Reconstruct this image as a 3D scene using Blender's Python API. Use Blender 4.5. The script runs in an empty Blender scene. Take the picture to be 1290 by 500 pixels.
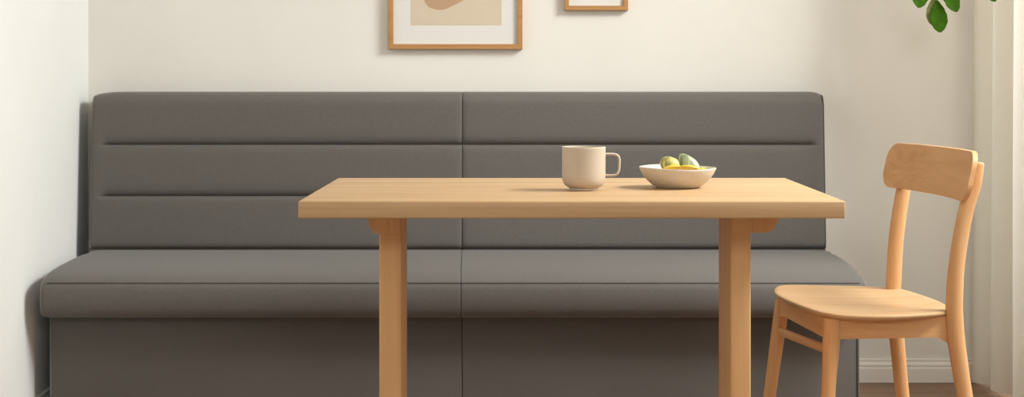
import bpy, bmesh, math, random
from mathutils import Vector, Matrix
random.seed(7)
S = bpy.context.scene
COL = S.collection
PI = math.pi

# ------------------------------------------------------------------ helpers
def srgb(r, g, b):
    f = lambda c: (c/255/12.92) if c/255 <= .04045 else ((c/255+.055)/1.055)**2.4
    return (f(r), f(g), f(b), 1)

def link(name, bm, mat, parent=None, smooth=True, angle=None, loc=None):
    """bmesh (world coordinates) -> one mesh object, kept in place under its parent"""
    me = bpy.data.meshes.new(name)
    bmesh.ops.recalc_face_normals(bm, faces=bm.faces)
    if parent is not None:
        bm.transform(Matrix.Translation(-parent_world(parent)))
    bm.to_mesh(me); bm.free()
    for p in me.polygons: p.use_smooth = smooth
    if smooth and angle: me.set_sharp_from_angle(angle=math.radians(angle))
    me.materials.append(mat)
    o = bpy.data.objects.new(name, me)
    COL.objects.link(o)
    if parent is not None: o.parent = parent
    return o

def parent_world(p):
    v = Vector((0, 0, 0))
    while p is not None:
        v += Vector(p.location); p = p.parent
    return v

def thing(name, label, cat, loc=(0, 0, 0), group=None):
    o = bpy.data.objects.new(name, None); COL.objects.link(o)
    o.location = loc; o.empty_display_size = .1
    return tag(o, label, cat, group)

def tag(o, label, cat, group=None):
    o['label'] = label; o['category'] = cat
    if group: o['group'] = group
    return o

def struct(name, bm, mat, smooth=False, parent=None):
    o = link(name, bm, mat, parent, smooth=smooth)
    if parent is None: o['kind'] = 'structure'
    return o

def box(bm, x0, x1, y0, y1, z0, z1, bev=0, seg=2):
    r = bmesh.ops.create_cube(bm, size=1)
    vs = r['verts']
    for v in vs:
        v.co = Vector(((x0+x1)/2 + v.co.x*(x1-x0), (y0+y1)/2 + v.co.y*(y1-y0), (z0+z1)/2 + v.co.z*(z1-z0)))
    if bev:
        es = {e for v in vs for e in v.link_edges}
        bmesh.ops.bevel(bm, geom=list(es), offset=bev, segments=seg, profile=.5, affect='EDGES')
    return bm

def catmull(pts, n, closed=False):
    P = [Vector(p) for p in pts]; out = []; N = len(P)
    rng = range(N) if closed else range(N-1)
    for i in rng:
        if closed: a, b, c, d = P[(i-1) % N], P[i], P[(i+1) % N], P[(i+2) % N]
        else: a, b, c, d = P[max(i-1, 0)], P[i], P[i+1], P[min(i+2, N-1)]
        for k in range(n):
            t = k/n
            out.append(.5*((2*b)+(c-a)*t+(2*a-5*b+4*c-d)*t*t+(-a+3*b-3*c+d)*t**3))
    if not closed: out.append(P[-1].copy())
    return out

def tube(bm, pts, rad, seg=16, closed=False, flat=None, up=Vector((0, 1, 0)), cap=True):
    """tube through pts; rad = number or list; flat = (a, b) section stretch along side / up"""
    P = [Vector(p) for p in pts]; N = len(P)
    R = rad if isinstance(rad, (list, tuple)) else [rad]*N
    rings = []
    a_, b_ = flat or (1, 1)
    for i, p in enumerate(P):
        if closed: t = P[(i+1) % N]-P[(i-1) % N]
        else: t = P[min(i+1, N-1)]-P[max(i-1, 0)]
        t.normalize()
        s = t.cross(up)
        if s.length < 1e-4: s = t.cross(Vector((1, 0, 0)))
        s.normalize(); u = s.cross(t).normalized()
        rings.append([bm.verts.new(p + s*math.cos(2*PI*k/seg)*R[i]*a_ + u*math.sin(2*PI*k/seg)*R[i]*b_) for k in range(seg)])
    for i in range(N if closed else N-1):
        A, B = rings[i], rings[(i+1) % N]
        for k in range(seg):
            bm.faces.new((A[k], A[(k+1) % seg], B[(k+1) % seg], B[k]))
    if not closed and cap:
        # soft domed ends
        for ring, q, inner in ((rings[0], P[0], P[1]), (rings[-1], P[-1], P[-2])):
            d = (q-inner).normalized(); r = (ring[0].co-q).length
            rr = [bm.verts.new(q + (v.co-q)*.8 + d*r*.18) for v in ring]
            for k in range(seg):
                bm.faces.new((ring[k], ring[(k+1) % seg], rr[(k+1) % seg], rr[k]))
            bm.faces.new(rr)
    return bm

def lathe(bm, prof, cx, cy, seg=64, wob=None):
    rings = []
    for (r, z) in prof:
        if r < 1e-5: rings.append([bm.verts.new((cx, cy, z))]); continue
        ring = []
        for k in range(seg):
            a = 2*PI*k/seg
            dz = wob(a, r, z) if wob else 0
            ring.append(bm.verts.new((cx+r*math.cos(a), cy+r*math.sin(a), z+dz)))
        rings.append(ring)
    for A, B in zip(rings[:-1], rings[1:]):
        for k in range(seg):
            k2 = (k+1) % seg
            if len(A) == 1 and len(B) == 1: continue
            if len(A) == 1: bm.faces.new((A[0], B[k], B[k2]))
            elif len(B) == 1: bm.faces.new((A[k], A[k2], B[0]))
            else: bm.faces.new((A[k], A[k2], B[k2], B[k]))
    return bm

# ---------------------------------------------------------------- materials
def mat(name, col, rough=.6, spec=.5, sheen=0):
    m = bpy.data.materials.new(name); m.use_nodes = True
    nt = m.node_tree; b = nt.nodes['Principled BSDF']
    b.inputs['Base Color'].default_value = col
    b.inputs['Roughness'].default_value = rough
    b.inputs['Specular IOR Level'].default_value = spec
    if sheen: b.inputs['Sheen Weight'].default_value = sheen; b.inputs['Sheen Roughness'].default_value = .4
    return m, nt, b

def ramp(nt, src, stops):
    r = nt.nodes.new('ShaderNodeValToRGB'); e = r.color_ramp.elements
    e[0].position, e[0].color = stops[0]; e[1].position, e[1].color = stops[-1]
    for p, c in stops[1:-1]:
        k = e.new(p); k.color = c
    nt.links.new(src, r.inputs['Fac'])
    return r.outputs['Color']

def coords(nt, scale, rot=(0, 0, 0)):
    tc = nt.nodes.new('ShaderNodeTexCoord'); mp = nt.nodes.new('ShaderNodeMapping')
    mp.inputs['Scale'].default_value = scale; mp.inputs['Rotation'].default_value = rot
    nt.links.new(tc.outputs['Object'], mp.inputs['Vector'])
    return mp.outputs['Vector']

def noise(nt, vec, scale, detail=4, rough=.55, dist=0):
    n = nt.nodes.new('ShaderNodeTexNoise')
    n.inputs['Scale'].default_value = scale; n.inputs['Detail'].default_value = detail
    n.inputs['Roughness'].default_value = rough; n.inputs['Distortion'].default_value = dist
    nt.links.new(vec, n.inputs['Vector'])
    return n.outputs['Fac']

def bump(nt, b, h, strength, dist=.001):
    bp = nt.nodes.new('ShaderNodeBump'); bp.inputs['Strength'].default_value = strength
    bp.inputs['Distance'].default_value = dist
    nt.links.new(h, bp.inputs['Height']); nt.links.new(bp.outputs['Normal'], b.inputs['Normal'])

def wood(name, light, mid, dark, axis='x', rough=.42, fine=1.0):
    m, nt, b = mat(name, mid, rough+.08, .25)
    long_, short = 1.1, 26*fine
    sc = {'x': (long_, short, short), 'y': (short, long_, short), 'z': (short, short, long_)}[axis]
    v = coords(nt, sc)
    n1 = noise(nt, v, 1.0, 5, .6, .6)
    sc2 = {'x': (5, 260, 260), 'y': (260, 5, 260), 'z': (260, 260, 5)}[axis]
    n2 = noise(nt, coords(nt, sc2), 1.0, 3, .6)
    mix = nt.nodes.new('ShaderNodeMath'); mix.operation = 'MULTIPLY_ADD'
    nt.links.new(n2, mix.inputs[0]); mix.inputs[1].default_value = .25
    mm = nt.nodes.new('ShaderNodeMath'); mm.operation = 'MULTIPLY'; mm.inputs[1].default_value = .75
    nt.links.new(n1, mm.inputs[0]); nt.links.new(mm.outputs[0], mix.inputs[2])
    c = ramp(nt, mix.outputs[0], [(.30, dark), (.48, mid), (.68, light)])
    nt.links.new(c, b.inputs['Base Color'])
    bump(nt, b, n2, .12, .0004)
    return m

def plaster(name, col, b_amt=.06):
    m, nt, b = mat(name, col, .85, .2)
    v = coords(nt, (1, 1, 1))
    n = noise(nt, v, 2.2, 4)
    c2 = tuple(x*.96 for x in col[:3])+(1,)
    nt.links.new(ramp(nt, n, [(.3, c2), (.7, col)]), b.inputs['Base Color'])
    bump(nt, b, noise(nt, v, 240, 3), b_amt, .0006)
    return m

def fabric(name, col):
    m, nt, b = mat(name, col, .95, .15, .18)
    v1 = coords(nt, (1000, 1000, 200)); v2 = coords(nt, (190, 1000, 1100))
    n1 = noise(nt, v1, 1, 2); n2 = noise(nt, v2, 1, 2)
    a = nt.nodes.new('ShaderNodeMath'); a.operation = 'ADD'
    nt.links.new(n1, a.inputs[0]); nt.links.new(n2, a.inputs[1])
    h = nt.nodes.new('ShaderNodeMath'); h.operation = 'MULTIPLY'; h.inputs[1].default_value = .5
    nt.links.new(a.outputs[0], h.inputs[0])
    dk = tuple(x*.83 for x in col[:3])+(1,); lt = tuple(min(1, x*1.17) for x in col[:3])+(1,)
    nt.links.new(ramp(nt, h.outputs[0], [(.36, dk), (.64, lt)]), b.inputs['Base Color'])
    bump(nt, b, h.outputs[0], .35, .0008)
    return m

M = {}
M['wall'] = plaster('wall_paint', (.775, .745, .69, 1))
M['wall_left'] = plaster('wall_paint_white', (.84, .84, .82, 1))
M['ceiling'] = plaster('ceiling_paint', (.85, .84, .81, 1))
M['trim'] = mat('trim_paint', (.82, .78, .72, 1), .45)[0]
M['window_paint'] = mat('window_paint', (.85, .85, .83, 1), .4)[0]
M['fabric'] = fabric('grey_upholstery', (.127, .115, .106, 1))
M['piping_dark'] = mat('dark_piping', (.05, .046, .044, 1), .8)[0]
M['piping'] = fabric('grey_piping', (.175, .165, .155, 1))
L_, D_, K_ = (.57, .378, .208, 1), (.51, .323, .166, 1), (.425, .256, .12, 1)
M['table_wood'] = wood('oak_along_table', L_, D_, K_, 'x')
M['leg_wood'] = wood('oak_upright', (.72, .44, .21, 1), (.65, .37, .165, 1), (.55, .29, .12, 1), 'z', .45)
CL, CM, CD = (.70, .405, .195, 1), (.63, .345, .153, 1), (.53, .272, .112, 1)
M['chair_z'] = wood('beech_upright', CL, CM, CD, 'z', .4)
M['chair_y'] = wood('beech_across', CL, CM, CD, 'y', .38)
M['chair_x'] = wood('beech_along', (.56, .365, .20, 1), (.51, .315, .16, 1), (.43, .255, .118, 1), 'x', .36)
M['chair_rail'] = wood('beech_rail', CL, CM, CD, 'x', .4)
M['frame_wood'] = wood('oak_frame', (.49, .265, .105, 1), (.43, .222, .082, 1), (.36, .17, .06, 1), 'x', .4)
M['mat'] = mat('passepartout', (.70, .68, .645, 1), .9)[0]
M['print'] = plaster('print_paper', (.62, .52, .40, 1), .02)
M['blob'] = mat('print_shape', (.46, .30, .185, 1), .9)[0]
M['backing'] = mat('backing_board', (.25, .17, .1, 1), .9)[0]

def ceramic(name, col, rough, speck=0):
    m, nt, b = mat(name, col, rough, .45)
    n = noise(nt, coords(nt, (1, 1, 1)), 420, 2)
    dk = tuple(x*(1-speck) for x in col[:3])+(1,)
    nt.links.new(ramp(nt, n, [(.32, dk), (.46, col)]), b.inputs['Base Color'])
    return m
M['mug'] = ceramic('mug_glaze', (.54, .45, .345, 1), .5, .06)
M['bowl'] = ceramic('bowl_glaze', (.64, .565, .46, 1), .5, .1)

# floor: oak planks along x
m, nt, b = mat('oak_floor', (.2, .12, .07, 1), .45)
v = coords(nt, (1, 1, 1))
br = nt.nodes.new('ShaderNodeTexBrick'); nt.links.new(v, br.inputs['Vector'])
br.inputs['Color1'].default_value = (.30, .175, .10, 1); br.inputs['Color2'].default_value = (.24, .135, .075, 1)
br.inputs['Mortar'].default_value = (.07, .04, .02, 1); br.inputs['Scale'].default_value = 1
br.inputs['Mortar Size'].default_value = .0015; br.inputs['Brick Width'].default_value = 1.5; br.inputs['Row Height'].default_value = .14
g = noise(nt, coords(nt, (2, 40, 40)), 1, 5)
mx = nt.nodes.new('ShaderNodeMix'); mx.data_type = 'RGBA'; mx.blend_type = 'MULTIPLY'; mx.inputs[0].default_value = .6
nt.links.new(br.outputs['Color'], mx.inputs[6])
nt.links.new(ramp(nt, g, [(.3, (.6, .6, .6, 1)), (.7, (1.15, 1.1, 1.05, 1))]), mx.inputs[7])
nt.links.new(mx.outputs[2], b.inputs['Base Color'])
M['floor'] = m

# sheer cloth
m = bpy.data.materials.new('sheer_curtain'); m.use_nodes = True; nt = m.node_tree; nt.nodes.clear()
out = nt.nodes.new('ShaderNodeOutputMaterial')
df = nt.nodes.new('ShaderNodeBsdfDiffuse'); tl = nt.nodes.new('ShaderNodeBsdfTranslucent'); tp = nt.nodes.new('ShaderNodeBsdfTransparent')
df.inputs['Color'].default_value = (.84, .80, .72, 1); tl.inputs['Color'].default_value = (.86, .82, .74, 1)
m1 = nt.nodes.new('ShaderNodeMixShader'); m1.inputs[0].default_value = .35
m2 = nt.nodes.new('ShaderNodeMixShader'); m2.inputs[0].default_value = .05
nt.links.new(df.outputs[0], m1.inputs[1]); nt.links.new(tl.outputs[0], m1.inputs[2])
nt.links.new(m1.outputs[0], m2.inputs[1]); nt.links.new(tp.outputs[0], m2.inputs[2]); nt.links.new(m2.outputs[0], out.inputs[0])
M['curtain'] = m

# window glass: thin, mostly clear
m = bpy.data.materials.new('window_glass'); m.use_nodes = True; nt = m.node_tree; nt.nodes.clear()
out = nt.nodes.new('ShaderNodeOutputMaterial'); tp = nt.nodes.new('ShaderNodeBsdfTransparent'); gl = nt.nodes.new('ShaderNodeBsdfGlossy')
gl.inputs['Roughness'].default_value = .02; mm = nt.nodes.new('ShaderNodeMixShader'); mm.inputs[0].default_value = .06
nt.links.new(tp.outputs[0], mm.inputs[1]); nt.links.new(gl.outputs[0], mm.inputs[2]); nt.links.new(mm.outputs[0], out.inputs[0])
M['glass'] = m

def leafmat(name, a, c):
    m, nt, b = mat(name, a, .7, .15)
    nt.links.new(ramp(nt, noise(nt, coords(nt, (1, 1, 1)), 60, 3), [(.3, a), (.7, c)]), b.inputs['Base Color'])
    return m
M['leaf'] = leafmat('leaf_green', (.032, .105, .0015, 1), (.05, .15, .002, 1))
M['leaf_pale'] = leafmat('leaf_olive', (.20, .22, .06, 1), (.27, .27, .10, 1))
M['stem'] = mat('stem_green', (.09, .14, .03, 1), .6)[0]
M['pot'] = mat('terracotta_pot', (.55, .50, .44, 1), .8)[0]
M['soil'] = mat('soil', (.03, .02, .012, 1), .95)[0]
M['cord'] = mat('cotton_cord', (.62, .54, .42, 1), .9)[0]
M['metal'] = mat('rod_metal', (.5, .47, .42, 1), .35)[0]

# ------------------------------------------------------------------ the room
XL, XR, YB, YF, ZC = -1.39, 1.78, 5.21, -1.6, 3.0
SK = .027      # the left wall is a touch out of square
def xl(y): return XL+SK*(YB-y)
T = .12
bm = bmesh.new(); box(bm, XL-T, XR+T, YF, YB+T, -.1, 0); struct('floor', bm, M['floor'])
bm = bmesh.new(); box(bm, XL-T, XR+T, YF, YB+T, ZC, ZC+.1); struct('ceiling', bm, M['ceiling'])
bm = bmesh.new(); box(bm, XL-T, XR+T, YB, YB+T, 0, ZC); struct('wall_back', bm, M['wall'])
bm = bmesh.new()
q = [(XL-T, YB), (XL, YB), (xl(YF), YF), (xl(YF)-T, YF)]
A = [bm.verts.new((x, y, 0)) for x, y in q]; B = [bm.verts.new((x, y, ZC)) for x, y in q]
bm.faces.new(A); bm.faces.new(B)
for i in range(4): bm.faces.new((A[i], A[(i+1) % 4], B[(i+1) % 4], B[i]))
struct('wall_left', bm, M['wall_left'])
# right wall with a wide window opening
WY0, WY1, WZ0, WZ1 = .9, 4.75, .35, 2.85
bm = bmesh.new()
box(bm, XR, XR+T, YF, WY0, 0, ZC); box(bm, XR, XR+T, WY1, YB, 0, ZC)
box(bm, XR, XR+T, WY0, WY1, 0, WZ0); box(bm, XR, XR+T, WY0, WY1, WZ1, ZC)
struct('wall_right', bm, M['wall'])
win = bpy.data.objects.new('window_1', None); COL.objects.link(win); win['kind'] = 'structure'; win.location = (XR+.06, (WY0+WY1)/2, WZ0)
bm = bmesh.new(); f = .05
box(bm, XR+.03, XR+.09, WY0, WY0+f, WZ0, WZ1); box(bm, XR+.03, XR+.09, WY1-f, WY1, WZ0, WZ1)
box(bm, XR+.03, XR+.09, WY0+f, WY1-f, WZ0, WZ0+f); box(bm, XR+.03, XR+.09, WY0+f, WY1-f, WZ1-f, WZ1)
for yy in (WY0+(WY1-WY0)/3, WY0+2*(WY1-WY0)/3): box(bm, XR+.035, XR+.085, yy-.02, yy+.02, WZ0+f, WZ1-f)
link('window_frame', bm, M['window_paint'], win, smooth=False)
bm = bmesh.new(); box(bm, XR+.058, XR+.062, WY0+f, WY1-f, WZ0+f, WZ1-f); link('pane', bm, M['glass'], win, smooth=False)
bm = bmesh.new(); box(bm, XR-.05, XR+.03, WY0-.04, WY1+.04, WZ0-.03, WZ0, .006); link('window_sill', bm, M['window_paint'], win)

# wall behind the camera; its unseen high window is added for the rear light
FX0, FX1, FZ0, FZ1 = .0, 1.6, 2.0, 2.85
bm = bmesh.new()
box(bm, XL-T, FX0, YF-T, YF, 0, ZC); box(bm, FX1, XR+T, YF-T, YF, 0, ZC)
box(bm, FX0, FX1, YF-T, YF, 0, FZ0); box(bm, FX0, FX1, YF-T, YF, FZ1, ZC)
struct('wall_front', bm, M['wall'])
win = bpy.data.objects.new('added_rear_window', None); COL.objects.link(win); win['kind'] = 'structure'; win.location = ((FX0+FX1)/2, YF-.06, FZ0)
bm = bmesh.new()
box(bm, FX0, FX0+f, YF-.09, YF-.03, FZ0, FZ1); box(bm, FX1-f, FX1, YF-.09, YF-.03, FZ0, FZ1)
box(bm, FX0+f, FX1-f, YF-.09, YF-.03, FZ0, FZ0+f); box(bm, FX0+f, FX1-f, YF-.09, YF-.03, FZ1-f, FZ1)
link('window_frame', bm, M['window_paint'], win, smooth=False)
bm = bmesh.new(); box(bm, FX0+f, FX1-f, YF-.062, YF-.058, FZ0+f, FZ1-f); link('pane', bm, M['glass'], win, smooth=False)

def baseboard(name, prof, p0, p1, nrm):
    """prof: (out, z) points; swept from p0 to p1, nrm points into the room"""
    bm = bmesh.new(); A = []; B = []
    for (o_, z) in prof:
        A.append(bm.verts.new(Vector(p0)+Vector(nrm)*o_+Vector((0, 0, z))))
        B.append(bm.verts.new(Vector(p1)+Vector(nrm)*o_+Vector((0, 0, z))))
    n = len(A)
    for i in range(n):
        j = (i+1) % n
        bm.faces.new((A[i], A[j], B[j], B[i]))
    bm.faces.new(A); bm.faces.new(B)
    struct(name, bm, M['trim'])
bp = [(0, .001), (.016, .001), (.016, .046), (.0145, .049), (.011, .050), (.011, .053), (.013, .055), (.0125, .060), (.008, .066), (.007, .070), (.009, .072), (.008, .076), (0, .077)]
baseboard('baseboard_back', bp, (XL+.001, YB, 0), (XR, YB, 0), (0, -1, 0))
baseboard('baseboard_left', bp, (xl(YF), YF, 0), (XL, YB-.017, 0), (1, 0, 0))
baseboard('baseboard_right', bp, (XR, YF, 0), (XR, YB-.017, 0), (-1, 0, 0))

# ---------------------------------------------------------------- the banquette
bench = thing('banquette_bench', 'long grey upholstered banquette bench with channelled backrest along the back wall', 'bench', (-.18, 4.85, 0))
BL, BR, SB = -1.325, .972, -.172
BLB = -1.343     # the backrest runs a little further into the corner than the seat

def offset_profile(P, d):
    n = len(P); out = []
    area = sum(P[i][0]*P[(i+1) % n][1]-P[(i+1) % n][0]*P[i][1] for i in range(n))
    sg = 1 if area > 0 else -1
    for i in range(n):
        a, b_, c = P[(i-1) % n], P[i], P[(i+1) % n]
        t = Vector((c[0]-a[0], c[1]-a[1]))
        if t.length < 1e-9: out.append(b_); continue
        t.normalize(); nn = Vector((-t.y, t.x))*sg
        out.append((b_[0]+nn.x*d, b_[1]+nn.y*d))
    return out

def cushion(name, P, x0, x1, r0, r1, matl, parent, zdrop=None, xshift=None, n=28, yadd=None):
    """closed (y,z) profile swept in x with rounded ends of radius r0 / r1"""
    secs = []
    K = 7
    for k in range(K+1):
        a = k/K*PI/2
        secs.append((x0+r0*(1-math.sin(a)) if False else x0+r0*(1-math.cos(a)), r0*(1-math.sin(a))))
    W_ = x1-r1-x0-r0
    for t in sorted([k/n for k in range(1, n)]+[d/W_ for d in (.008, .016, .024, .032, .06)]+[1-d/W_ for d in (.008, .016, .024, .032, .06)]):
        secs.append((x0+r0+W_*t, 0))
    for k in range(K, -1, -1):
        a = k/K*PI/2
        secs.append((x1-r1*(1-math.cos(a)), r1*(1-math.sin(a))))
    bm = bmesh.new(); rings = []
    for (x, d) in secs:
        Q = offset_profile(P, d) if d > 1e-6 else P
        ring = []
        for (y, z) in Q:
            zz = z-(zdrop(x, y, z) if zdrop else 0); xx = x+(xshift(x, y) if xshift else 0)
            ring.append(bm.verts.new((xx, y+(yadd(x, y, z) if yadd else 0), zz)))
        rings.append(ring)
    m_ = len(P)
    for A, B in zip(rings[:-1], rings[1:]):
        for i in range(m_):
            bm.faces.new((A[i], A[(i+1) % m_], B[(i+1) % m_], B[i]))
    bm.faces.new(rings[0]); bm.faces.new(rings[-1])
    return link(name, bm, matl, parent, angle=70)

# backrest profile: (y,z); front face with three channels
def back_front(z):      # leaning front plane
    return 5.030 + (z-.45)*.085
seams = [.615, .776]
def groove(z):
    g = 0
    for q in seams:
        d = z-q
        g += .017*math.exp(-max(0, d)/.010) if d >= 0 else .017*math.exp(d/.0035)
        g += .004*math.exp(-(max(0, d)/.035)**1.0) if d >= 0 else .002*math.exp(d/.02)
    g += .016*math.exp(-abs(z-.450)/.007)
    g += .010*max(0, (z-.90)/.035)**2 if z > .90 else 0
    return g
zs_ = [.40+.0118*k for k in range(45)]
for q in seams:
    zs_ += [q+d for d in (-.010, -.006, -.003, -.0015, 0, .0015, .003, .005, .008, .012, .018, .026)]
zs_ = sorted(z for z in zs_ if z <= .925)
zs_ = [z for i, z in enumerate(zs_) if i == 0 or z-zs_[i-1] > .0008]
zs_ = sorted(zs_+[.445, .450, .454, .458, .463, .469])
front = [(back_front(z), z) for z in zs_]
yt, zt = front[-1]
yt += .004
top = [(yt+.004, .932), (yt+.012, .938), (yt+.026, .942), (yt+.05, .943), (5.17, .942), (5.195, .938), (5.200, .925)]
bprof = front + top + [(5.200, .8), (5.200, .6), (5.200, .40)]
def groove_y(xo):
    def f(x, y, z):
        if y > 5.12: return 0
        d = abs(x-xo); k = max(0, min(1, (d-.022)/.03)); k = k*k*(3-2*k)
        pull = .005*math.exp(-abs(x-SB)/.006)     # the cover pulls in towards the middle seam
        return groove(z)*(k if .48 < z < .9 else 1)+pull
    return f
def fill(P, step=.012):
    return P
def drop_for(xo, sgn, w, amt):
    def f(x, y, z):
        if z < .85: return 0
        d = abs(x-xo)
        return amt*max(0, 1-d/w)**2.4 * (z-.85)/.09
    return f
bl = cushion('backrest', bprof, BLB, SB-.0004, .012, .0025, M['fabric'], bench, drop_for(BLB, 1, .10, .009), yadd=groove_y(BLB))
br_ = cushion('backrest', bprof, SB+.0004, BR, .0025, .012, M['fabric'], bench, drop_for(BR, 1, .05, .009), yadd=groove_y(BR))

# seat profile
seat = [(5.040, .436), (5.032, .4445), (5.020, .4485), (4.98, .4510), (4.88, .4515), (4.76, .4500), (4.65, .4470), (4.57, .4430), (4.52, .4370), (4.485, .4285), (4.467, .4205),
        (4.4635, .4175), (4.459, .414), (4.454, .400), (4.452, .375), (4.454, .350), (4.460, .334), (4.470, .325), (4.485, .320), (4.51, .319), (4.8, .319), (5.035, .319), (5.043, .33), (5.043, .38)]
def seam_shift(sx):
    def f(x, y):
        # the seam runs a little askew from back to front
        k = max(0, 1-abs(x-SB)/.5)
        return k*(5.03-y)/(5.03-4.45)*.017
    return f
cushion('seat_cushion', seat, BL, SB-.0004, .015, .003, M['fabric'], bench, None, seam_shift(1))
cushion('seat_cushion', seat, SB+.0004, BR, .003, .015, M['fabric'], bench, None, seam_shift(1))
# base panels
for (a, c) in ((BL, -.1555), (-.1545, BR)):
    bm = bmesh.new(); box(bm, a, c, 4.552, 5.195, .001, .322, .004, 3)
    link('base_panel', bm, M['fabric'], bench)
# piping
def pipe(name, pts, r, mt):
    bm = bmesh.new(); tube(bm, pts, r, 10); return link(name, bm, mt, bench)
def edge_path(P, x, inset, y_lim, zdrop=None):
    Q = offset_profile(P, inset)
    return [(x, y, z-(zdrop(x, y, z) if zdrop else 0)) for (y, z) in Q if y < y_lim]
sp = [p for p in seat[0:17]]
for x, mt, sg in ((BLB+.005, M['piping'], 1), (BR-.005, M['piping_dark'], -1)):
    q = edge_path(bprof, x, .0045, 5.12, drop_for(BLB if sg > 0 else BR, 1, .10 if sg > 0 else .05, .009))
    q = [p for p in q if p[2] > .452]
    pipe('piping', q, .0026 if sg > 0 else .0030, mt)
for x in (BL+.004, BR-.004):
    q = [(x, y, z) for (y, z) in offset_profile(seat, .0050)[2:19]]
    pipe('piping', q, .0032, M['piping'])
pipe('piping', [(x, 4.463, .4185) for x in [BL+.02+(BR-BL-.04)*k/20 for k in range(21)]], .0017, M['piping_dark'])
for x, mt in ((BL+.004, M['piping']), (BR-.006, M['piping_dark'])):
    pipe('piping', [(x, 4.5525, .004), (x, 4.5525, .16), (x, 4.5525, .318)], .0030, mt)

# ---------------------------------------------------------------- dining table
table = thing('dining_table', 'light oak dining table with thick rectangular top in front of the grey bench', 'table', (.11, 3.5, 0))
bm = bmesh.new(); box(bm, -.430, .6465, 3.158, 3.862, .7155, .750, .0035, 3)
link('tabletop', bm, M['table_wood'], table, angle=40)
for (x0, x1, y1) in ((-.2915, -.2440, 3.575), (.4525, .4960, 3.60)):
    bm = bmesh.new(); box(bm, x0, x1, 3.402, y1, .035, .7155, .004, 3)
    leg = link('leg', bm, M['leg_wood'], table, angle=40)
    bm = bmesh.new(); box(bm, (x0+x1)/2-.03, (x0+x1)/2+.03, 3.22, 3.80, .001, .035, .006, 3)
    link('foot', bm, M['leg_wood'], table, angle=40)
def bracket(xa, xb, curve, z0=.6635, z1=.7152, y0=3.400, y1=3.585):
    """block under the top; xb is the free end, its lower corner cut in a curve"""
    s = 1 if xb > xa else -1
    out = [(xa, z1), (xb, z1), (xb, z1-.012)]
    for k in range(1, 9):
        a = k/8*PI/2
        out.append((xb-s*curve*(1-math.cos(a)), (z1-.012)-((z1-.012)-z0)*math.sin(a)))
    out += [(xa, z0)]
    bm = bmesh.new()
    A = [bm.verts.new((x, y0, z)) for x, z in out]; B = [bm.verts.new((x, y1, z)) for x, z in out]
    n = len(out)
    bm.faces.new(A); bm.faces.new(B)
    for i in range(n): bm.faces.new((A[i], A[(i+1) % n], B[(i+1) % n], B[i]))
    es = [e for e in bm.edges if abs(e.verts[0].co.y-e.verts[1].co.y) < 1e-6]
    bmesh.ops.bevel(bm, geom=es, offset=.002, segments=2, affect='EDGES')
    return link('bracket', bm, M['leg_wood'], table, angle=40)
bracket(.4535, .5545, .026)
bracket(-.2450, -.3160, .024, .6600)

# ---------------------------------------------------------------- mug
bm = bmesh.new(); mx_, my_ = .144, 3.452; zb = .7505; R = .0468
prof = [(0, zb+.003), (.020, zb+.003), (.0265, zb+.0008), (.0275, zb), (.0305, zb), (.0312, zb+.0015), (.0308, zb+.0045), (.034, zb+.0065), (.040, zb+.010), (.0442, zb+.0155),
        (.0462, zb+.022), (R, zb+.032), (R, zb+.06), (R, zb+.088), (R+.0003, zb+.0915), (R-.0006, zb+.0932), (R-.0022, zb+.0932), (R-.0032, zb+.091),
        (R-.0036, zb+.08), (R-.0036, zb+.03), (.040, zb+.016), (.030, zb+.010), (0, zb+.009)]
lathe(bm, prof, mx_, my_, 72)
mug = tag(link('coffee_mug', bm, M['mug'], None, angle=60), 'beige ceramic mug with a squared loop handle standing on the oak table', 'mug')
# give the mug an origin at its base
def rebase(o, p):
    p = Vector(p); o.data.transform(Matrix.Translation(-p)); o.location = p
rebase(mug, (mx_, my_, zb))
hp = [(R-.004, .0765), (R+.006, .0775), (R+.020, .0765), (R+.0275, .0725), (R+.0300, .064), (R+.0295, .050), (R+.0280, .040), (R+.0235, .0335), (R+.014, .0315), (R+.004, .0315), (R-.004, .032)]
hp = catmull([(mx_+x, my_, zb+z) for x, z in hp], 5)
bm = bmesh.new(); tube(bm, hp, .0026, 14, flat=(1, 1.75)); link('handle', bm, M['mug'], mug)

# ---------------------------------------------------------------- bowl and fruit
bx, by = .353, 3.525; zb = .7505
def wob(a, r, z):
    k = max(0, min(1, (r-.05)/.035)) if r > .05 else 0
    return k*(.0016*math.cos(a-2.6)+.0008*math.cos(3*a+1))
bm = bmesh.new()
prof = [(0, zb+.002), (.038, zb+.002), (.040, zb), (.0445, zb), (.0475, zb+.0015), (.056, zb+.0065), (.0655, zb+.0145), (.0735, zb+.0235), (.0795, zb+.033), (.0838, zb+.0415),
        (.0846, zb+.0440), (.0835, zb+.0452), (.0815, zb+.0443), (.0785, zb+.039), (.071, zb+.0265), (.062, zb+.0165), (.050, zb+.009), (.035, zb+.006), (0, zb+.0055)]
lathe(bm, prof, bx, by, 80, wob)
bowl = tag(link('serving_bowl', bm, M['bowl'], None, angle=60), 'shallow cream stoneware bowl on the oak table, beside the mug', 'bowl')
rebase(bowl, (bx, by, zb))

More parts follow.
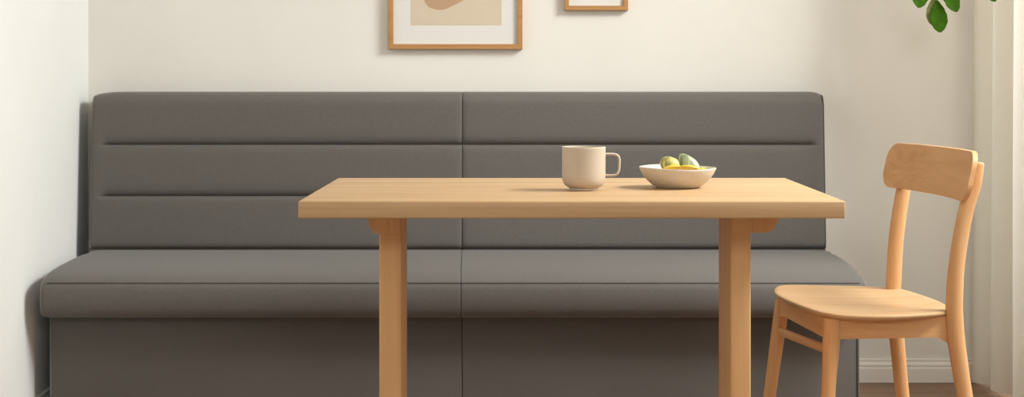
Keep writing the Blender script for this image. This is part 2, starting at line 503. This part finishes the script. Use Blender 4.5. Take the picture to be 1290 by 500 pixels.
def fruitmat(name, a, c, scale, rough=.4, stretch=(1, 1, 1), sss=0):
    m, nt, b = mat(name, a, rough)
    nt.links.new(ramp(nt, noise(nt, coords(nt, stretch), scale, 4, .6, 1.0), [(.36, a), (.62, c)]), b.inputs['Base Color'])
    if sss: b.inputs['Subsurface Weight'].default_value = sss; b.inputs['Subsurface Radius'].default_value = (.01, .008, .003)
    return m
M['gourd'] = fruitmat('gourd_skin', (.20, .20, .05, 1), (.68, .58, .18, 1), 80, .4, (1, 1, .35))
M['melon'] = fruitmat('pale_green_skin', (.15, .19, .09, 1), (.46, .49, .31, 1), 90, .32, (1, 1, .25))
M['lemon'] = fruitmat('lemon_flesh', (.80, .46, .03, 1), (.86, .58, .07, 1), 80, .4)
M['rind'] = fruitmat('lemon_rind', (.72, .45, .03, 1), (.80, .56, .06, 1), 120, .45)
M['fruit_stem'] = mat('fruit_stem', (.42, .38, .15, 1), .7)[0]

# ribbed yellow-green gourd
gx, gy, gz = bx-.018, by-.010, zb+.051
bm = bmesh.new()
bmesh.ops.create_uvsphere(bm, u_segments=56, v_segments=28, radius=1)
for v in bm.verts:
    a = math.atan2(v.co.y, v.co.x); r = math.hypot(v.co.x, v.co.y)
    k = 1+.055*r*math.cos(9*a)
    dz = -.18*math.exp(-(r/.28)**2) if v.co.z > 0 else 0
    v.co = Vector((v.co.x*k*.0215, v.co.y*k*.0215, (v.co.z+dz)*.0185))
    v.co = Matrix.Rotation(.30, 3, 'Y') @ v.co + Vector((gx, gy, gz))
g = tag(link('gourd', bm, M['gourd']), 'round ribbed yellow-green fruit at the left side of the bowl', 'fruit'); rebase(g, (gx, gy, gz-.0185))
# pale green wedge fruit, sloping down to the right
bm = bmesh.new()
bmesh.ops.create_uvsphere(bm, u_segments=48, v_segments=28, radius=1)
px_, py_, pz_ = bx+.022, by-.004, zb+.050
for v in bm.verts:
    t = v.co.z
    w = .72+.28*(-t) if t < 0 else .72-.22*t
    a = math.atan2(v.co.y, v.co.x)
    w *= 1+.03*math.cos(7*a)
    v.co = Vector((v.co.x*.0265*w, v.co.y*.020*w, t*.0290))
    v.co = Matrix.Rotation(-.62, 3, 'Y') @ v.co + Vector((px_, py_, pz_))
g = tag(link('squash', bm, M['melon']), 'pale grey-green oval fruit leaning at the right side of the bowl', 'fruit'); rebase(g, (px_, py_, pz_-.02))
# lemon wedges: half-moon pieces
def wedge(cx, cy, cz, L, r, rz, ry, label):
    """half-moon segment: two cut faces and a curved rind"""
    w = thing('lemon_wedge', label, 'fruit', (cx, cy, cz), 'lemon wedges in the bowl')
    Rm = Matrix.Rotation(rz, 3, 'Z') @ Matrix.Rotation(ry, 3, 'Y') @ Matrix.Rotation(PI-.45, 3, 'X')
    def sect(rr, u, n=12):
        pts = []
        k = math.sqrt(max(0, 1-u*u))
        for i in range(n+1):
            a = PI*(.08+.84*i/n)
            pts.append(Vector((u*L, -math.cos(a)*rr*k, -math.sin(a)*rr*k*.75+.004*k)))
        return pts
    for nm, rr, cap_, mt, ch in (('flesh', r*.90, True, M['lemon'], 0), ('rind', r, False, M['rind'], 1)):
        bm = bmesh.new(); rows = []
        us = [math.sin(-PI/2+PI*i/20)*.995 for i in range(21)]
        for u in us:
            s = sect(rr, u)
            if cap_: s = s+[Vector((u*L, 0, .0055*math.sqrt(max(0, 1-u*u))))]
            rows.append([bm.verts.new(Vector((cx, cy, cz))+Rm @ p) for p in s])
        for A, B in zip(rows[:-1], rows[1:]):
            n = len(A)
            for i in range(n if cap_ else n-1):
                bm.faces.new((A[i], A[(i+1) % n], B[(i+1) % n], B[i]))
        if cap_: bm.faces.new(rows[0]); bm.faces.new(rows[-1])
        o = link(nm, bm, mt, w, angle=40)
        if nm == 'rind':
            md = o.modifiers.new('thick', 'SOLIDIFY'); md.thickness = .0012; md.offset = -1
    return w
wedge(bx-.016, by-.041, zb+.0440, .021, .0150, .16, -.12, 'yellow lemon wedge at the front left of the bowl, below the ribbed fruit')
wedge(bx+.021, by-.040, zb+.0435, .022, .0150, -.18, .10, 'yellow lemon wedge at the front of the bowl, below the pale green fruit')
wedge(bx+.052, by-.004, zb+.0385, .022, .012, 1.25, .10, 'yellow lemon wedge nearest the right rim of the bowl')

# ---------------------------------------------------------------- chair
chair = thing('dining_chair', 'light beech dining chair with curved back panel to the right of the table', 'chair', (.84, 3.82, 0))
ZS = .462
outl = [(.655, 4.061), (.695, 4.105), (.799, 4.092), (.878, 4.076), (.955, 4.035), (.985, 3.93), (1.002, 3.79), (.996, 3.692), (.965, 3.632), (.867, 3.588), (.770, 3.582), (.695, 3.622), (.652, 3.78), (.635, 3.935)]
o2 = catmull([(x, y, 0) for x, y in outl], 8, True)
cen = Vector((.82, 3.84, 0))
bm = bmesh.new()
layers = []      # (scale, z) from the top centre outward, round the edge, back in underneath
for s, z in [(.15, -.0060), (.35, -.0056), (.55, -.0044), (.72, -.0026), (.85, -.0009), (.94, 0), (.985, -.0004), (.997, -.0022), (1.0, -.0055), (.995, -.0085), (.975, -.0110), (.94, -.0145), (.86, -.0165), (.5, -.017)]:
    layers.append([bm.verts.new(Vector((cen.x+(p.x-cen.x)*s, cen.y+(p.y-cen.y)*s, ZS+z))) for p in o2])
n = len(o2)
for A, B in zip(layers[:-1], layers[1:]):
    for i in range(n): bm.faces.new((A[i], A[(i+1) % n], B[(i+1) % n], B[i]))
bm.faces.new(layers[0]); bm.faces.new(layers[-1])
link('seat', bm, M['chair_x'], chair, angle=50)

def leg(name, pts, rads, flat=(1, 1)):
    bm = bmesh.new(); P = catmull([Vector(p) for p in pts], 8)
    rr = []
    m_ = len(rads)-1
    for i in range(len(P)):
        t = i/(len(P)-1)*m_; k = min(int(t), m_-1); f_ = t-k; f_ = f_*f_*(3-2*f_)
        rr.append(rads[k]*(1-f_)+rads[k+1]*f_)
    tube(bm, P, rr, 24, flat=flat)
    return link(name, bm, M['chair_z'], chair)
# rear posts
leg('rear_post', [(1.050, 3.655, .797), (1.040, 3.654, .745), (1.020, 3.652, .682), (1.001, 3.648, .580), (.9935, 3.645, .4926), (.9935, 3.643, .43), (1.001, 3.638, .358), (1.0135, 3.632, .2677), (1.050, 3.616, .008)],
    [.0140, .0160, .0172, .0178, .0190, .0200, .0190, .0180, .0120])
leg('rear_post', [(.988, 4.040, .800), (.981, 4.038, .745), (.968, 4.035, .690), (.953, 4.032, .588), (.946, 4.030, .48), (.945, 4.032, .43), (.952, 4.036, .370), (.9685, 4.044, .215), (.992, 4.055, .008)],
    [.0140, .0165, .0180, .0185, .0190, .0195, .0190, .0175, .0125])
leg('front_leg', [(.713, 3.632, .446), (.7115, 3.630, .40), (.7025, 3.622, .272), (.686, 3.606, .008)], [.0200, .0198, .0160, .0105])
leg('front_leg', [(.668, 4.010, .446), (.660, 4.013, .40), (.6345, 4.024, .20), (.612, 4.036, .008)], [.0185, .0180, .0155, .0105])

def rail(name, a, c, z0, z1, th, mt, arch=0, arch0=0):
    """board between a and c (x,y), lower edge arched up by arch away from the ends"""
    a, c = Vector((a[0], a[1], 0)), Vector((c[0], c[1], 0)); d = (c-a); s = d.normalized().cross(Vector((0, 0, 1)))*th/2
    bm = bmesh.new(); rows = []
    for k in range(25):
        t = k/24; p = a+d*t
        lo = z0-arch*max(0, 1-(1-t)*d.length/.045)**2-arch0*max(0, 1-t*d.length/.045)**2
        rows.append([bm.verts.new(p+q+Vector((0, 0, z))) for q, z in ((s, z1), (s, lo), (-s, lo), (-s, z1))])
    for A, B in zip(rows[:-1], rows[1:]):
        for i in range(4): bm.faces.new((A[i], A[(i+1) % 4], B[(i+1) % 4], B[i]))
    bm.faces.new(rows[0]); bm.faces.new(rows[-1])
    es = [e for e in bm.edges if e.calc_face_angle(0) > .9]
    bmesh.ops.bevel(bm, geom=es, offset=.002, segments=2, affect='EDGES')
    return link(name, bm, mt, chair, angle=40)
rail('seat_rail', (.722, 3.630), (.990, 3.655), .402, .450, .020, M['chair_rail'], .022)
rail('seat_rail', (.672, 4.020), (.944, 4.034), .402, .450, .020, M['chair_rail'], .022)
rail('seat_rail', (.706, 3.642), (.664, 4.004), .402, .450, .020, M['chair_y'], .010)
rail('seat_rail', (.986, 3.655), (.950, 4.018), .402, .450, .020, M['chair_y'], .010)
bm = bmesh.new(); tube(bm, catmull([(.7085, 3.636, .374), (.682, 3.82, .366), (.655, 4.010, .358)], 6), .0105, 14, flat=(.85, 1.0), up=Vector((0, 0, 1)))
link('stretcher', bm, M['chair_y'], chair)
# back panel: a curved board with rounded corners, leaning back a little
pa, pb = Vector((1.019, 3.590)), Vector((.9455, 4.095))
N1, N2 = 40, 14
def panel_pt(u, v, side):
    # u along the width 0..1, v height 0..1; side = 0 front (to the sitter), 1 rear
    p = pa.lerp(pb, u); dr = (pb-pa).normalized(); nr = Vector((dr.y, -dr.x))   # points to +x (rear)
    bulge = .030*(1-(2*u-1)**2)
    lean = .026*v
    q = p+nr*(bulge+lean-.020+(.012 if side else 0))
    return q
W = (pb-pa).length; Hh = .112; rc = .040
def clampv(u, v):
    # squeeze the rectangle grid into a rounded rectangle: (u,v) in [0,1]
    x = (u-.5)*W; y = (v-.5)*Hh
    hw, hh = W/2, Hh/2; ax, ay = abs(x), abs(y)
    yl = hh
    if ax > hw-rc: yl = hh-rc+math.sqrt(max(0, rc*rc-(ax-(hw-rc))**2))
    return .5+(y*yl/hh)/Hh
us = [0.0]+[.5-.5*math.cos(PI*(k/N1)) for k in range(1, N1)]+[1.0]
bm = bmesh.new(); F = []; Bk = []
for u in us:
    f_, b_ = [], []
    for j in range(N2+1):
        v = clampv(u, j/N2)
        z = .7125+.001*u+Hh*v
        q0, q1 = panel_pt(u, v, 0), panel_pt(u, v, 1)
        f_.append(bm.verts.new((q0.x, q0.y, z))); b_.append(bm.verts.new((q1.x, q1.y, z)))
    F.append(f_); Bk.append(b_)
for i in range(N1):
    for j in range(N2):
        bm.faces.new((F[i][j], F[i][j+1], F[i+1][j+1], F[i+1][j])); bm.faces.new((Bk[i][j], Bk[i+1][j], Bk[i+1][j+1], Bk[i][j+1]))
    for j in (0, N2):
        bm.faces.new((F[i][j], F[i+1][j], Bk[i+1][j], Bk[i][j]))
for i in (0, N1):
    for j in range(N2): bm.faces.new((F[i][j], F[i][j+1], Bk[i][j+1], Bk[i][j]))
bmesh.ops.remove_doubles(bm, verts=bm.verts, dist=1e-5)
bmesh.ops.recalc_face_normals(bm, faces=bm.faces)
es = [e for e in bm.edges if len(e.link_faces) == 2 and e.calc_face_angle(0) > 1.0]
bmesh.ops.bevel(bm, geom=es, offset=.003, segments=3, affect='EDGES', clamp_overlap=True)
link('back_panel', bm, M['chair_y'], chair, angle=40)

# ---------------------------------------------------------------- pictures
def picture(x0, x1, z0, z1, fw, label, prt, blob=None, dep=.024):
    y1 = YB-.0005; y0 = y1-dep
    pic = thing('picture_frame', label, 'picture', ((x0+x1)/2, y1, z0), 'framed prints above the bench')
    bm = bmesh.new()     # mitred frame
    def ring(o_, y): return [bm.verts.new(p) for p in ((x0+o_, y, z0+o_), (x1-o_, y, z0+o_), (x1-o_, y, z1-o_), (x0+o_, y, z1-o_))]
    R_ = [ring(0, y1), ring(0, y0+.001), ring(.001, y0), ring(fw-.001, y0), ring(fw, y0+.001), ring(fw, y1)]
    for A, B in zip(R_, R_[1:]+R_[:1]):
        for k in range(4): bm.faces.new((A[k], A[(k+1) % 4], B[(k+1) % 4], B[k]))
    link('frame', bm, M['frame_wood'], pic, smooth=False)
    bm = bmesh.new(); box(bm, x0+fw*.8, x1-fw*.8, y1-.0135, y1-.002, z0+fw*.8, z1-fw*.8); link('mount', bm, M['mat'], pic, smooth=False)
    a, c, d, e = prt
    bm = bmesh.new(); box(bm, a, c, y1-.0139, y1-.0135, d, e); pr = link('print', bm, M['print'], pic, smooth=False)
    if blob:
        P = catmull([(x, 0, z) for x, z in blob], 10, True)
        bm = bmesh.new(); A = [bm.verts.new((p.x, y1-.0142, p.z)) for p in P]; B = [bm.verts.new((p.x, y1-.0139, p.z)) for p in P]
        bm.faces.new(A); bm.faces.new(B)
        for i in range(len(P)): bm.faces.new((A[i], A[(i+1) % len(P)], B[(i+1) % len(P)], B[i]))
        link('painted_shape', bm, M['blob'], pr, smooth=False)
kx = 5.19/2023
blob = [(-.302, 1.262), (-.300, 1.238), (-.285, 1.217), (-.258, 1.2075), (-.232, 1.2090), (-.205, 1.221), (-.168, 1.240), (-.128, 1.262), (-.110, 1.30), (-.125, 1.35), (-.17, 1.385), (-.23, 1.38), (-.28, 1.34)]
picture(-.4155, .0185, 1.0795, 1.66, .0165, 'wood-framed picture with a brown rounded shape on beige, the larger of two above the bench', (-.343, -.049, 1.157, 1.585), blob)
picture(.154, .360, 1.2055, 1.50, .0145, 'small wood-framed picture with a white mount, right of the larger picture', (.20, .314, 1.265, 1.445), [(.225, 1.30), (.26, 1.285), (.285, 1.32), (.28, 1.38), (.25, 1.42), (.225, 1.37)])

# ---------------------------------------------------------------- hanging plant (only its lowest leaves reach into view)
PX, PY, UP = 1.235, 4.86, .28
plant = thing('hanging_plant', 'green leafy hanging plant at the top right, beside the curtain', 'plant', (PX, PY, 1.52+UP))
bm = bmesh.new()
lathe(bm, [(r, z+UP) for r, z in [(0, 1.52), (.05, 1.52), (.058, 1.525), (.078, 1.60), (.085, 1.645), (.088, 1.652), (.084, 1.655), (.079, 1.648), (.074, 1.625), (.0, 1.62)]], PX, PY, 48)
link('pot', bm, M['pot'], plant, angle=50)
bm = bmesh.new()
lathe(bm, [(r, z+UP) for r, z in [(0, 1.618), (.0735, 1.622), (.0745, 1.632), (.05, 1.636), (0, 1.640)]], PX, PY, 32); link('soil', bm, M['soil'], plant)
bm = bmesh.new()
for k in range(3):
    a = 2*PI*k/3+.4
    tube(bm, [(PX+.083*math.cos(a), PY+.083*math.sin(a), 1.652+UP), (PX+.04*math.cos(a), PY+.04*math.sin(a), 1.9+UP), (PX+.002*math.cos(a), PY+.002*math.sin(a), 2.12+UP)], .0018, 6)
tube(bm, [(PX, PY, 2.12+UP), (PX, PY, 2.6), (PX, PY, ZC-.002)], .0022, 6)
link('hanging_cord', bm, M['cord'], plant)
def leaf(tip, base, width, nrm, mt, cup=.12, shape=1.0):
    """oval leaf from its stalk end to its tip, gently cupped and notched along the rim"""
    tip, base = Vector(tip), Vector(base); d = tip-base; L = d.length; d.normalize()
    nrm = Vector(nrm); s = d.cross(nrm).normalized(); nn = s.cross(d).normalized()
    bm = bmesh.new(); rows = []; n = 18; mcol = 6
    for i in range(n+1):
        t = i/n
        w = width/2*math.sin(PI*min(1, t**1.12*.975+.012))**.62*(1.0+.12*math.cos(PI*t)*-shape)
        w *= 1+.035*math.sin(t*29)
        row = []
        for j in range(-mcol, mcol+1):
            q = j/mcol
            row.append(bm.verts.new(base+d*(t*L)+s*(q*w)+nn*(cup*abs(q)**1.5*w-.16*L*(t-.5)**2+.0012*math.cos(t*20)*abs(q))))
        rows.append(row)
    for A, B in zip(rows[:-1], rows[1:]):
        for j in range(2*mcol): bm.faces.new((A[j], A[j+1], B[j+1], B[j]))
    o = link('leaf', bm, mt, plant)
    md = o.modifiers.new('thickness', 'SOLIDIFY'); md.thickness = .0007
    return o
def wp(px, py, D): return Vector(((px-651)*D/2023, D, 1-(py-93)*D/2023))
vis = [  # tip, stalk end, width, depth, material
    ((1184.5, 40.5), (1180, 0), .050, 4.80, 'leaf', (-.15, -1, .1)),
    ((1173, 30), (1177, -3), .040, 4.825, 'leaf_pale', (.1, -1, .0)),
    ((1158, 9.5), (1160, -30), .054, 4.82, 'leaf', (.15, -1, .2)),
    ((1206, 14.5), (1187, -21), .048, 4.79, 'leaf', (.2, -1, .15)),
    ((1254, 1.5), (1238, -28), .045, 4.84, 'leaf', (.1, -1, .2)),
]
stems = bmesh.new()
for tip, bs, w, D, mt, nr in vis:
    T_, B_ = wp(*tip, D), wp(*bs, D+.02)
    leaf(T_, B_, w, nr, M[mt])
    up_ = Vector((PX+(B_.x-PX)*.7, B_.y+.005, 1.45+UP)); rim = Vector((PX+(B_.x-PX)*.55, PY-.080, 1.665+UP)); inn = Vector((PX+(B_.x-PX)*.3, PY-.03, 1.64+UP))
    tube(stems, catmull([B_, B_.lerp(up_, .4)+Vector((.004, 0, 0)), up_, Vector((rim.x, PY-.092, 1.60+UP)), rim, inn], 6), .0014, 7)
for k in range(22):      # leaves further up the trailing stems, above the picture
    z = 1.33+.018*k; sx = random.choice([-.045, -.01, .02, .045]); a = random.uniform(PI, 2*PI)
    B_ = Vector((PX+.02+sx, 4.825+random.uniform(-.01, .01), z))
    out_ = Vector((math.cos(a), .6*math.sin(a), -.9)).normalized()
    leaf(B_+out_*random.uniform(.05, .065), B_, random.uniform(.035, .045), Vector((math.cos(a)*.4, math.sin(a), .5)), M['leaf'])
for k in range(26):
    a = random.uniform(0, 2*PI); rr = random.uniform(.06, .15); z = random.uniform(1.40, 1.78)+UP
    B_ = Vector((PX+rr*.7*math.cos(a), PY+rr*.7*math.sin(a), z+.02)); L = random.uniform(.07, .1)
    out_ = Vector((math.cos(a), math.sin(a), random.uniform(-1.3, .2))).normalized()
    leaf(B_+out_*L, B_, random.uniform(.04, .055), Vector((math.cos(a), math.sin(a), 1)), M['leaf'])
    rim = Vector((PX+.092*math.cos(a), PY+.092*math.sin(a), 1.665+UP)); inn = Vector((PX+.03*math.cos(a), PY+.03*math.sin(a), 1.64+UP))
    tube(stems, catmull([B_, rim if z < 1.6+UP else B_.lerp(inn, .5)+Vector((0, 0, .01)), inn], 5), .0014, 6)
link('stems', stems, M['stem'], plant)

# ---------------------------------------------------------------- curtain
cur = thing('sheer_curtain', 'pale sheer curtain hanging in soft folds at the right edge', 'curtain', (1.54, 4.7, .01))
fold = [(1.60, 5.193), (1.52, 5.188), (1.470, 5.165), (1.466, 5.135), (1.520, 5.085), (1.535, 5.065), (1.495, 5.035), (1.484, 5.000), (1.530, 4.940), (1.552, 4.900),
        (1.510, 4.850), (1.483, 4.790), (1.500, 4.720), (1.550, 4.680), (1.560, 4.640)]
yy = 4.60; k = 0
while yy > 4.36:
    fold.append((1.50 if k % 2 == 0 else 1.565, yy)); yy -= .055+.02*math.sin(k*1.7); k += 1
path = catmull([(x, y, 0) for x, y in fold], 8)
bm = bmesh.new()
zs = [.012+(2.87-.012)*k/24 for k in range(25)]
grid = [[bm.verts.new((1.525+(p.x-1.525)*(1.0-.12*z/2.9)+.003*math.sin(z*2+p.y*6), min(5.2, p.y), z)) for z in zs] for p in path]
for A, B in zip(grid[:-1], grid[1:]):
    for j in range(len(zs)-1): bm.faces.new((A[j], A[j+1], B[j+1], B[j]))
link('curtain_panel', bm, M['curtain'], cur)
rod = thing('curtain_rod', 'metal curtain rod above the window', 'curtain rod', (1.52, 3.4, 2.90))
bm = bmesh.new(); tube(bm, [(1.53, 1.4, 2.90), (1.53, 3.2, 2.90), (1.53, 5.195, 2.90)], .011, 14); link('rod', bm, M['metal'], rod)
for yy in (1.5, 5.0):
    bm = bmesh.new(); tube(bm, [(1.53, yy, 2.902), (1.53, yy, 2.92), (1.53, yy, 2.999)], .006, 10); link('rod_bracket', bm, M['metal'], rod)

# ---------------------------------------------------------------- light
w = bpy.data.worlds.new('world'); S.world = w; w.use_nodes = True
bg = w.node_tree.nodes['Background']; bg.inputs[0].default_value = (.96, .98, 1.0, 1); bg.inputs[1].default_value = .55

def area(name, loc, target, sx, sy, power, col):
    l = bpy.data.lights.new(name, 'AREA'); l.shape = 'RECTANGLE'; l.size = sx; l.size_y = sy; l.energy = power; l.color = col
    o = bpy.data.objects.new(name, l); COL.objects.link(o); o.location = loc
    o.rotation_euler = (Vector(target)-Vector(loc)).to_track_quat('-Z', 'Y').to_euler()
    return o
area('daylight_window', (2.45, 3.25, 2.85), (-.3, 4.3, .6), 1.3, 1.0, 200, (.985, 1, .965))
area('added_rear_light', (.8, YF-.15, 2.43), (0, 4.5, .6), 1.4, .7, 46, (1, .99, .95))  # added light from behind the camera, so the table shades the bench front
area('daylight_curtain', (2.25, 4.35, 1.6), (1.5, 4.75, 1.4), .8, 1.6, 26, (1, .99, .95))

# ---------------------------------------------------------------- camera
cam = bpy.data.cameras.new('camera'); co = bpy.data.objects.new('camera', cam); COL.objects.link(co)
co.location = (0, 0, 1.0); co.rotation_euler = (PI/2, 0, 0)
cam.sensor_width = 36; cam.lens = 2023/1290*36
cam.shift_x = -(651-645)/1290; cam.shift_y = -(250-93)/1290
cam.clip_start = .05
S.camera = co
S.view_settings.view_transform = 'Standard'; S.view_settings.look = 'None'
S.view_settings.exposure = 0; S.view_settings.gamma = 1; S.view_settings.use_curve_mapping = False
